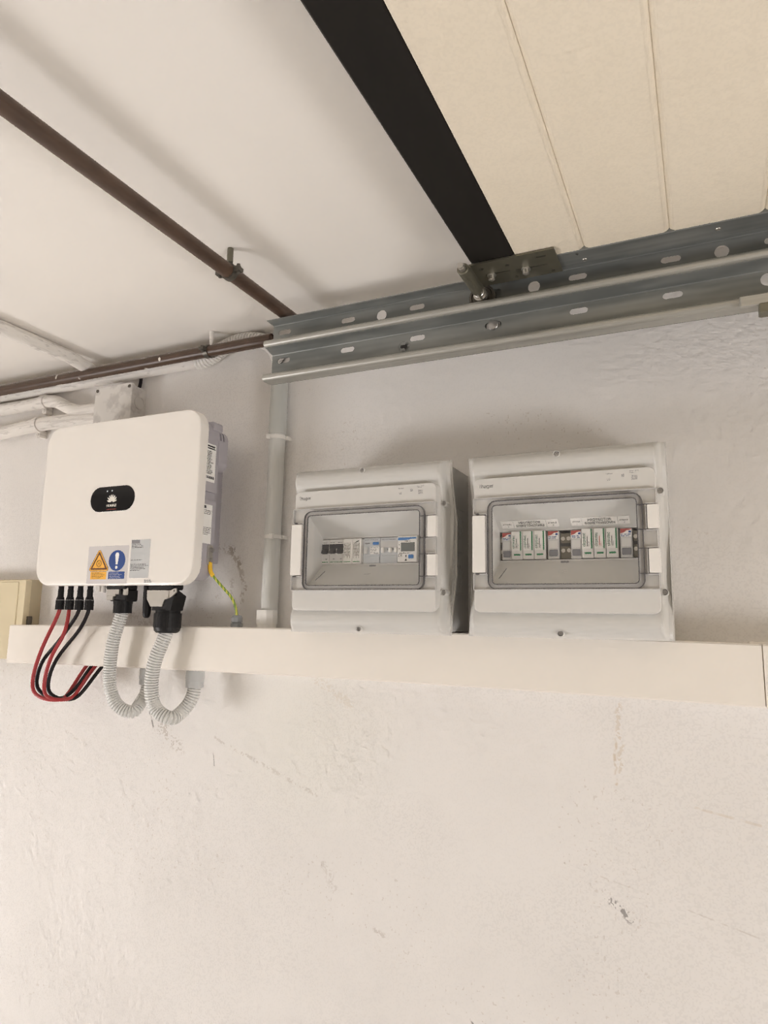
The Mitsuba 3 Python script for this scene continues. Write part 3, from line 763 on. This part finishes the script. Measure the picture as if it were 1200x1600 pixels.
    put(d + '__clip', cat([bbox(u0 + .2780, u0 + .2915, 1.0925, 1.0960, z - .0006, z + .0006, .0003) for z in (BZ + .0995, BZ + .1375, BZ + .1660, BZ + .2040)]
                          + [bbox(u0 + .024, u0 + .030, 1.0905, 1.0960, z - .001, z + .001, .0005) for z in (BZ + .1015, BZ + .2015)]), 'gasket_dark', 30)
    for sx, sz, sy in ((.1565, .2965, 1.1085), (.1565, .0085, 1.1095), (.3100, .2290, 1.1260), (.3100, .0730, 1.1260)):
        c0 = np.array([u0 + sx, sy, BZ + sz])
        k_ = put(key + '__screw', cut(cyl(c0 - [0, .0030, 0], c0 + [0, .024, 0], .0054, 18), cyl(c0 - [0, .01, 0], c0 + [0, .006, 0], .0045, 18)), 'box_grey', 30)
        put(k_ + '__socket', cyl(c0 + [0, .0015, 0], c0 + [0, .0058, 0], .0044, 18), 'module_dark', 30)
        put(k_ + '__head', cut(cyl(c0 - [0, .0010, 0], c0 + [0, .008, 0], .0036, 14), box(c0[0] - .0026, c0[0] + .0026, c0[1] - .0046, c0[1] + .0012, c0[2] - .0007, c0[2] + .0007), box(c0[0] - .0007, c0[0] + .0007, c0[1] - .0046, c0[1] + .0012, c0[2] - .0026, c0[2] + .0026)), 'steel_screw', 30)
    yt = 1.100
    put(p + '__lettering', text('hager', u0 + .0320, BZ + .2465, yt, .0062, .0210), 'ink_black', False, label='dark lettering :hager')
    put(p + '__lettering_dots', cat([box(u0 + .0290, u0 + .0302, yt - .0003, yt, BZ + z, BZ + z + .0012) for z in (.2470, .2495, .2520)]), 'ink_black', False)
    put(p + '__type_print', cat([text('Vector', u0 + .2330, BZ + .2550, yt, .0026, .0105), text('VE', u0 + .2345, BZ + .2450, yt, .0036, .0052)]), 'ink_grey', False, label='small grey type print')
    q = sg.box(u0 + .2565, BZ + .2495, u0 + .2605, BZ + .2540)
    put(p + '__square_symbol', cat([face(q.difference(q.buffer(-.0006)), yt - .0003, yt), face(q.buffer(-.0012).difference(q.buffer(-.0017)), yt - .0003, yt)]), 'ink_grey', False)
    put(p + '__rating_print', cat([lines(u0 + .2685, u0 + .2835, BZ + .2585, yt, 2, .0026, .0008, 21), text('IP65', u0 + .2710, BZ + .2482, yt, .0029, .0085, True), text('IK08', u0 + .2710, BZ + .2442, yt, .0029, .0085, True)]), 'ink_grey', False)


dist_box('distribution_box', 'grey distribution box with clear window, nearer the conduit, holding breakers and a meter', -.7185, 0)
dist_box('distribution_box_001', 'grey distribution box with clear window at the right, holding white surge arresters', -.3645, 1)

# ------------------------------------------------------------------ modules of the left box
MZ0, MZ1, MY = .1052, .1532, 1.1600
YB = 1.2125


def module_body(x0, x1, m, name, label, c_, group=None, yf=MY, z0=MZ0, z1=MZ1):
    k = tag(new(name), label, c_, group)
    put(k + '__body', bbox(x0 + .0003, x1 - .0003, yf, YB, z0, z1, .0010), m, 30)
    return k


def breaker(x0, x1, poles, label):
    k = module_body(x0, x1, 'module_lightgrey', 'circuit_breaker', label, 'circuit breaker', 'circuit breakers in the left box')
    w_ = (x1 - x0) / poles
    put(k + '__dark_panel', box(x0 + .0008, x1 - .0008, MY - .0004, MY + .002, .1265, .1440), 'module_dark', False, label='dark panel')
    for i in range(poles):
        a0 = x0 + w_ * i
        tg = put(k + '__toggle', trimesh.convex.convex_hull(np.array([(x, y, z) for x in (a0 + w_ * .18, a0 + w_ * .82) for y, z in ((MY, .1250), (MY - .0055, .1265), (MY - .0050, .1305), (MY, .1355))])), 'module_dark', 30)
        put(k + '__side_mark', box(a0 + w_ * .02, a0 + w_ * .15, MY - .0012, MY + .001, .1235, .1345), 'paper_white', False)
        put(k + '__print', cat([box(a0 + w_ * .2, a0 + w_ * .75, MY - .0003, MY, .1465, .1475), box(a0 + w_ * .55, a0 + w_ * .8, MY - .0003, MY, .1145, .1160)]), 'ink_grey', False)
    put(k + '__green_line', box(x0 + .0025, x1 - .0018, MY - .0003, MY, .1088, .1100), 'ink_green', False, label='green line')


breaker(-.6745, -.6570, 1, 'single pole circuit breaker with dark switch panel, leftmost in the left box')
breaker(-.6570, -.6250, 2, 'double pole circuit breaker with dark switch panel, second in the left box')
for i, (x0, x1) in enumerate(((-.6250, -.6058), (-.6058, -.5865))):
    k = module_body(x0, x1, 'paper_white', 'surge_protector', ['cream surge protector with reddish print beside the double breaker', 'cream surge protector with reddish print and a black arrow mark'][i], 'surge protector', 'surge protectors in the left box', MY - .0025)
    put(k + '__print', cat([box(x0 + .003 + .003 * j, x0 + .0038 + .003 * j, MY - .0028, MY - .002, .116 + .004 * (j % 2), .1455) for j in range(5)] + [box(x0 + .003, x0 + .0155, MY - .0028, MY - .002, z, z + .0006) for z in (.1205, .1270, .1330, .1400)]), 'terminal_brown', False)
    put(k + '__green_line', box(x0 + .0025, x1 - .0025, MY - .0028, MY - .002, .1085, .1098), 'ink_green', False)
    if i:
        put(k + '__arrow_mark', face(sg.Polygon([(x0 + .006, .1445), (x0 + .010, .1462), (x0 + .0155, .1478), (x0 + .0155, .1492), (x0 + .010, .1480)]), MY - .0029, MY - .002), 'ink_black', False)
put('end_clamp', bbox(-.5860, -.5832, MY, YB, MZ0 + .002, MZ1 - .002, .0006), 'module_grey', 30, 'thin grey end clamp between the surge protectors and the residual current devices', 'end clamp')
k = module_body(-.5830, -.5475, 'module_blue', 'residual_current_device', 'bluish residual current device with blue test button in the left box', 'residual current device')
put(k + '__test_button', bbox(-.5620, -.5500, MY - .003, MY + .001, .1400, .1450, .001), 'ink_lightblue', 30, label='blue test button')
put(k + '__dark_mark', box(-.5795, -.5690, MY - .0004, MY, .1418, .1440), 'ink_grey', False)
put(k + '__toggle', bbox(-.5800, -.5735, MY - .005, MY + .001, .1230, .1360, .001), 'module_grey', 30)
put(k + '__print_field', box(-.5680, -.5490, MY - .0006, MY, .1225, .1360), 'paper_white', False)
put(k + '__print', cat([lines(-.567, -.550, .1350, MY - .0006, 4, .003, .0009, 31), box(-.5790, -.5520, MY - .0004, MY, .1490, .1498), box(-.5600, -.5505, MY - .0009, MY, .1228, .1240)]), 'ink_grey', False)
put(k + '__terminal_cover', bbox(-.5822, -.5483, MY - .0012, MY + .002, MZ0 + .0005, .1195, .0006), 'module_blue', 30)
k = module_body(-.5475, -.5115, 'module_blue', 'residual_current_device', 'bluish residual current device with grey band and small toggles beside the energy meter', 'residual current device')
put(k + '__grey_band', box(-.5468, -.5122, MY - .0004, MY + .001, .1345, .1460), 'module_grey', False)
put(k + '__print', cat([box(-.5450, -.5150, MY - .0004, MY, .1490, .1500)] + [box(x, x + .0028, MY - .0007, MY, .1290, .1325) for x in (-.5440, -.5330, -.5220, -.5155)]), 'ink_grey', False)
for x in (-.5445, -.5290, -.5175):
    put(k + '__toggle', bbox(x, x + .0055, MY - .0045, MY + .001, .1245, .1340, .001), 'paper_white', 30)
put(k + '__terminal_cover', bbox(-.5467, -.5123, MY - .0012, MY + .002, MZ0 + .0005, .1195, .0006), 'module_blue', 30)
k = module_body(-.5110, -.4718, 'paper_white', 'energy_meter', 'white energy meter with grey screen and blue button, rightmost in the left box', 'energy meter', None, MY - .003, .1062, .1540)
ym = MY - .003
put(k + '__blue_band', face(sg.Polygon([(-.5095, .1465), (-.490, .1465), (-.484, .1485), (-.4735, .1485), (-.4735, .1515), (-.5095, .1515)]), ym - .0004, ym + .001), 'ink_lightblue', False, label='blue band')
put(k + '__screen', bbox(-.5035, -.4765, ym - .0010, ym + .001, .1255, .1420, .0004), 'display_grey', 30, label='grey screen')
put(k + '__button', bbox(-.4885, -.4785, ym - .0018, ym + .001, .1125, .1195, .0008), 'ink_lightblue', 30, label='blue push button')
put(k + '__print', cat([text('CE', -.5090, .1160, ym, .0050, .0085), box(-.4945, -.4925, ym - .0003, ym, .1150, .1190), face(sg.Polygon([(-.4962, .1085), (-.4910, .1085), (-.4936, .1130)]), ym - .0003, ym),
                        lines(-.5075, -.4770, .1232, ym, 1, .003, .0010, 33), lines(-.4960, -.4750, .1450, ym, 1, .003, .0010, 34), box(-.5080, -.5062, ym - .0003, ym, .1375, .1390), box(-.5080, -.5062, ym - .0003, ym, .1300, .1315)]), 'ink_black', False)

# ------------------------------------------------------------------ modules of the right box


def holder(x0, x1, label):
    k = module_body(x0, x1, 'module_grey', 'disconnector_module', label, 'module', 'grey modules in the right box', MY, .1060, .1535)
    s = put(k + '__label', box(x0 + .0010, x1 - .0010, MY - .0004, MY + .001, .1395, .1528), 'paper_white', False, label='white label with a red wave')
    w_ = x1 - x0
    red = sg.Polygon([(x0 + .0010, .1528), (x1 - .0010, .1528), (x1 - .0010, .1510), (x0 + w_ * .6, .1500), (x0 + w_ * .35, .1465), (x0 + .0010, .1450)])
    put(s + '__red_wave', face(red, MY - .0006, MY), 'ink_red', False)
    put(s + '__print', cat([lines(x0 + .0018, x1 - .0012, .1440, MY - .0004, 2, .0025, .0012, int(-x0 * 1000), .0002), box(x1 - .0055, x1 - .0015, MY - .0007, MY, .1460, .1490)]), 'ink_blue', False)
    put(k + '__button', bbox(x0 + .0028, x1 - .0020, MY - .0020, MY + .001, .1105, .1215, .0012), 'button_grey', 30, label='dark glossy button')
    put(k + '__slot_field', box(x0 + .0028, x1 - .0020, MY - .0005, MY + .001, .1240, .1370), 'module_lightgrey', False)


def arrester(x0, x1, label, ink):
    k = module_body(x0, x1, 'module_lightgrey', 'surge_arrester', label, 'surge arrester', 'white surge arresters in the right box', MY - .003, .1062, .1545)
    y = MY - .003
    s = put(k + '__label', box(x0 + .0006, x1 - .0020, y - .0005, y + .001, .1215, .1540), 'paper_white', False, label='white label')
    put(s + '__green_stripe', box(x1 - .0042, x1 - .0020, y - .0008, y, .1215, .1540), 'ink_green', False)
    put(s + '__lettering', text('cirprotec', x0 + .0062, .1250, y - .0005, .0047, .0225, True, (0, 0, 1), (-1, 0, 0)), 'ink_darkgreen', False, label='green lettering cirprotec')
    put(s + '__print', cat([box(x0 + .0086, x0 + .0096, y - .0008, y, .1250, .1420), box(x0 + .0112, x0 + .0118, y - .0008, y, .1250, .1330)]), ink, False)
    put(k + '__status_window', bbox(x0 + .0045, x1 - .0040, y - .0006, y + .001, .1128, .1158, .0004), 'ink_green', 30, label='green status window')


def terminal(x0, x1, label):
    k = module_body(x0, x1, 'terminal_brown', 'terminal_block', label, 'terminal block', 'terminal blocks in the right box', MY + .008, .1065, .1500)
    for z in (.1205, .1405):
        for x in ((x0 * .72 + x1 * .28, x0 * .20 + x1 * .80) if x1 - x0 > .015 else ((x0 + x1) / 2,)):
            put(k + '__screw', cat([cyl((x, MY + .0065, z), (x, MY + .009, z), .0034, 16), box(x - .0026, x + .0026, MY + .0060, MY + .008, z - .0004, z + .0004)]), 'zinc', 30)
    put(k + '__groove', box(x0 + .001, x1 - .001, MY + .0072, MY + .009, .1275, .1330), 'dark_recess', False)


holder(-.3145, -.2972, 'grey module with red and white label, leftmost in the right box')
for i, x in enumerate((-.2972, -.2777, -.2582)):
    arrester(x, x + .0193, ['white surge arrester, first of the left trio in the right box', 'white surge arrester, middle of the left trio in the right box', 'white surge arrester, last of the left trio in the right box'][i], 'ink_black')
holder(-.2360, -.2170, 'grey module with red and white label just left of the central screw terminals')
terminal(-.2165, -.1985, 'brownish screw terminal block between the two trios of arresters')
holder(-.1980, -.1800, 'grey module with red and white label just right of the central screw terminals')
for i, x in enumerate((-.1797, -.1604, -.1411)):
    arrester(x, x + .0190, ['white surge arrester, first of the right trio in the right box', 'white surge arrester with dark red print, middle of the right trio in the right box', 'white surge arrester, last of the right trio in the right box'][i], 'ink_red' if i == 1 else 'ink_black')
holder(-.1200, -.1010, 'grey module with red and white label, rightmost in the right box')
terminal(-.1008, -.0920, 'brownish screw terminal block at the right end of the right box, half hidden')
terminal(-.3190, -.3148, 'sliver of brownish terminal block at the left end of the right box')

# paper labels on the tray's upper slope in the right box
A0, A1 = np.array([1.104, .195]), np.array([1.1655, .1545])
dv = (A0 - A1) / np.linalg.norm(A0 - A1)
ey = np.array([0, dv[0], dv[1]])
on = lambda t_: A0 + (A1 - A0) * t_
for i, (x0, xa, xb, x1) in enumerate(((-.3115, -.2905, -.2350, -.2148), (-.1945, -.1770, -.1210, -.1028))):
    t = tag(new('label_strip'), ['white label strip above the left trio of arresters', 'white label strip above the right trio of arresters'][i], 'label', 'label strips in the right box')
    b = on(.845)
    nrm = np.cross([1, 0, 0], ey)
    o = np.array([0, b[0], b[1]]) + nrm * .0006
    put(t + '__paper', frame_to(trimesh.creation.box(bounds=[[x0, 0, -.0004], [x1, .0185, .0002]]), o, (1, 0, 0), ey), 'paper_white', False)
    o2 = o + nrm * .0002
    tx = []
    for s_, row in (('PROTECTOR', .0102), ('SOBRETENSIONES', .0025)):
        wd = (xb - xa) * (.66 if row > .005 else .86)
        tx.append(text(s_, (xa + xb) / 2 - wd / 2, 0, 0, .0054, wd, True, (1, 0, 0), (0, 1, 0)))
    for s_, (c0, c1) in (('STRING 1', (x0, xa)), ('STRING 2', (xb, x1))):
        wd = (c1 - c0) * .7
        tx.append(text('STRING', (c0 + c1) / 2 - wd / 2, .0085, 0, .0026, wd, False, (1, 0, 0), (0, 1, 0)) if False else frame_to(text('STRING', 0, 0, 0, .0026, wd, False, (1, 0, 0), (0, 1, 0)), ((c0 + c1) / 2 - wd / 2, .0085, 0), (1, 0, 0), (0, 1, 0)))
        tx.append(frame_to(text(s_[-1], 0, 0, 0, .0026, None, False, (1, 0, 0), (0, 1, 0)), ((c0 + c1) / 2, .0030, 0), (1, 0, 0), (0, 1, 0)))
    def place_text(m_, dz):
        return frame_to(m_, o2, (1, 0, 0), ey)
    tx[0].apply_translation([0, .0102, 0])
    tx[1].apply_translation([0, .0025, 0])
    put(t + '__lettering', cat([place_text(m_, 0) for m_ in tx]), 'ink_black', False, label='lettering PROTECTOR SOBRETENSIONES')
    for x in (xa, xb):
        put(t + '__divider', frame_to(trimesh.creation.box(bounds=[[x - .0002, 0, 0], [x + .0002, .0185, .0003]]), o2, (1, 0, 0), ey), 'ink_grey', False)

# ------------------------------------------------------------------ steel guide rails
RX0, RX1, RY = -.767, 1.60, 1.100


def slot(x, z, ln=.0295, h=.0105):
    return sg.LineString([(x - (ln - h) / 2, z), (x + (ln - h) / 2, z)]).buffer(h / 2, quad_segs=6)


def fold(prof, x0, x1, th=.0018):
    """sheet folded along x: open profile of (y, z) points thickened"""
    poly = sg.LineString(prof).buffer(th / 2, cap_style='flat', join_style='round', quad_segs=3)
    p = np.array(poly.exterior.coords)[:-1]
    m = trimesh.creation.extrude_polygon(poly, x1 - x0, engine='earcut')
    v = m.vertices
    m.vertices = np.c_[x0 + v[:, 2], v[:, 0], v[:, 1]]
    trimesh.repair.fix_normals(m)
    return m


def rail(label, zb, zt, flange, holes, xs=0):
    k = tag(new('guide_rail'), label, 'rail', None)
    web = sg.box(RX0, zb, RX1, zt).difference(shapely.union_all(holes))
    f1 = fold(flange, RX0 + .001, RX1)
    put(k + '__web', cat([face(web, RY, RY + .0018), f1]), 'galvanised', 25, label='grey galvanised web with slots')
    a = np.linspace(-math.pi / 2, math.pi / 2, 9)
    curl = [(RY + .001, zb + .0015)] + [(RY - .003, zb - .0002)] + [(RY - .022, zb - .0006)] + [(RY - .0245 + .0062 * -math.cos(x), zb + .0056 + .0062 * math.sin(x)) for x in a]
    put(k + '__lip', fold(curl, RX0 - .001, RX1, .002), 'galvanised_lip', 40, label='bright rolled lip')
    return k


up_holes = [slot(x, .5695) for x in (-.740, -.596, -.453, -.310, -.165, -.022, .122, .266, .41)] + [sg.Point(x, .5665).buffer(.0103) for x in (-.525, -.238, .05, .338)]
lo_holes = [slot(x, .5095) for x in (-.740, -.596, -.452, -.310, -.165, -.022, .266, .41)] + [sg.Point(x, .5090).buffer(.0103) for x in (.109, .40)]
k1 = rail('lower of the two galvanised door guide rails, its bright lip below everything', .4620, .5230, [(RY + .0009, .5220), (RY - .001, .5240), (RY - .026, .5300)], lo_holes)
k2 = rail('upper of the two galvanised door guide rails, holding the roller', .5320, .5860, [(RY + .0009, .5850), (RY - .001, .5865), (RY - .026, .5868)], up_holes)
put(k1 + '__bolt', cat([lathe((-.310, RY, .5095), (0, -1, 0), [(0, 0), (.0094, 0), (.0094, .0012), (.0080, .0026), (.0040, .0034), (0, .0036)], 20), cyl((-.310, RY, .5095), (-.310, RY + .02, .5095), .0036, 10)]), 'steel_screw', 30, label='flat round bolt')
put(k1 + '__screw', cat([cyl((-.747, RY + .0015, .5095), (-.747, RY - .0008, .5095), .0048, 14), frame_to(trimesh.creation.box((.014, .0026, .002)), (-.745, RY - .0006, .5100), (.94, 0, .34), (-.34, 0, .94))]), 'steel_screw', 30)
for x in (-.310, -.744):
    put(k1 + '__nut_plate', box(x - (.006 if x < -.5 else .012), x + (.022 if x < -.5 else .012), RY + .0022, RY + .0052, .5030, .5165), 'steel_screw', False)
put(k1 + '__splice', cat([bbox(.067, .30, 1.060, 1.068, .4545, .4715, .0015)]), 'galvanised_lip', 30, label='bright splice plate')
put(k1 + '__splice_clamp', cat([bbox(.091, .107, 1.058, 1.078, .4410, .4560, .0015), bbox(.105, .30, 1.060, 1.078, .4410, .4490, .001)]), 'bracket_zinc', 30)
# hanger up to the ceiling behind the rails
t = tag('rail_hanger', 'grey steel hanger behind the rails beside the roller, going up to the ceiling', 'bracket')
put(t + '__arm', cat([box(-.328, -.255, RY + .0060, RY + .0085, .5000, CEIL - .002), box(-.259, -.2555, RY + .0085, RY + .035, .5200, CEIL - .002)]), 'galvanised', False)
put(t + '__foot', box(-.310, -.245, RY + .0060, RY + .045, CEIL - .003, CEIL), 'galvanised', False)

# ------------------------------------------------------------------ overhead garage door
DZ = .5780
t = tag('garage_door', 'open overhead garage door with beige embossed panels and a black end profile', 'garage door')
edges = [-.2470, -.1440, -.0205, .1045, .2295, .3545, .4795, .75, 1.05, 1.35, 1.65]
for x0, x1 in zip(edges, edges[1:]):
    g_ = .0055
    prof = np.array([(x0 + .0001, DZ + .0055), (x0 + g_ * .6, DZ + .0024), (x0 + g_ * 1.4, DZ), (x1 - g_ * 1.4, DZ), (x1 - g_ * .6, DZ + .0024), (x1 - .0001, DZ + .0055), (x1 - .0001, DZ + .04), (x0 + .0001, DZ + .04)])
    if x0 == edges[0]:
        prof[0], prof[1], prof[2] = (x0, DZ + .0005), (x0 + .001, DZ), (x0 + .002, DZ)
        prof[-1] = (x0, DZ + .04)
    put(t + '__panel', loft([np.c_[prof[:, 0], np.full(8, y), prof[:, 1]] for y in (-2.1, 1.031)], prof), 'door_beige', 40)
put(t + '__core', box(-.2470, 1.65, -2.1, 1.03, DZ + .006, DZ + .038), 'beige_side', False)
put(t + '__end_profile', cat([bbox(-.3205, -.2475, -2.1, 1.0075, DZ, DZ + .045, .003), bbox(-.3235, -.3190, -2.1, 1.0070, DZ + .012, DZ + .03, .002)]), 'door_black', 30, label='black end profile')
st = put(t + '__side_stile', cat([bbox(-.2470, 1.65, 1.0315, 1.0735, DZ - .0012, DZ + .041, .001), bbox(-.3205, -.2470, 1.0085, 1.0735, DZ + .001, DZ + .041, .001)]), 'galvanised', 30, label='grey galvanised side stile')
put(st + '__rivet', cat([lathe((x, y, DZ - .0010), (0, 0, -1), [(0, 0), (.0042, 0), (.0035, .0014), (.0015, .002), (0, .002)], 12) for x, y in ((.045, 1.050), (-.1475, 1.062))]), 'zinc', 30)
put(st + '__hole', cyl((-.156, 1.040, DZ - .0016), (-.156, 1.040, DZ), .0022, 12), 'dark_recess', False)
# roller carrier
t = tag('roller_bracket', 'zinc plated roller carrier plate with slots bolted under the garage door corner', 'bracket')
pl2 = sg.box(-.3220, 1.004, -.1855, 1.0800)
L_ = sg.LineString
cuts = [L_([(-.3040, 1.044), (-.2665, 1.044)]).buffer(.0022), L_([(-.2535, 1.047), (-.2060, 1.047)]).buffer(.0018)] + [sg.Point(x, y).buffer(.0036) for x, y in ((-.307, 1.022), (-.2650, 1.026), (-.2600, 1.068), (-.1995, 1.072))] + [L_([(-.215, 1.020), (-.203, 1.020)]).buffer(.0022)]
m = trimesh.creation.extrude_polygon(pl2.difference(shapely.union_all(cuts)), .0028, engine='earcut')
m.apply_translation([0, 0, DZ - .0042])
put(t + '__plate', cat([m, box(-.3235, -.3208, 1.004, 1.080, DZ - .030, DZ - .0014)]), 'bracket_zinc', 25)
put(t + '__slot_backing', box(-.318, -.19, 1.012, 1.076, DZ - .0014, DZ + .0005), 'dark_recess', False)
for x, y in ((-.2970, 1.0475), (-.2395, 1.0490)):
    put(t + '__bolt', lathe((x, y, DZ - .0040), (0, 0, -1), [(0, 0), (.0078, 0), (.0078, .0012), (.0058, .0020), (.0055, .0085), (.0030, .0100), (0, .0102)], 18), 'zinc', 30, label='bright domed bolt')
t = tag('guide_roller', 'door roller on a long steel shaft, its wheel running in the upper rail', 'roller')
SX, SZ = -.3255, .5580
put(t + '__shaft', cat([cyl((SX, .972, SZ), (SX, 1.078, SZ), .0058, 18), cyl((SX, .968, SZ), (SX, .976, SZ), .0048, 14)]), 'zinc', 30)
put(t + '__sleeve', cut(cyl((SX, .980, SZ), (SX, 1.058, SZ), .0098, 22, c=.0008), cyl((SX, .97, SZ), (SX, 1.07, SZ), .0064, 18)), 'bracket_zinc', 30, label='greyish sleeve')
put(t + '__wheel', lathe((SX, 1.096, SZ), (0, -1, 0), [(.0060, 0), (.0225, 0), (.0235, .002), (.0235, .009), (.0220, .011), (.0190, .0112), (.0180, .0085), (.0130, .0085), (.0122, .0150), (.0110, .0165), (.0060, .0165)], 32), 'roller_dark', 25, label='dark wheel')
put(t + '__hub', cat([cyl((SX, 1.066, SZ), (SX, 1.082, SZ), .0092, 20, c=.001), cyl((SX, 1.074, SZ), (SX, 1.078, SZ), .0118, 20)]), 'zinc', 30)
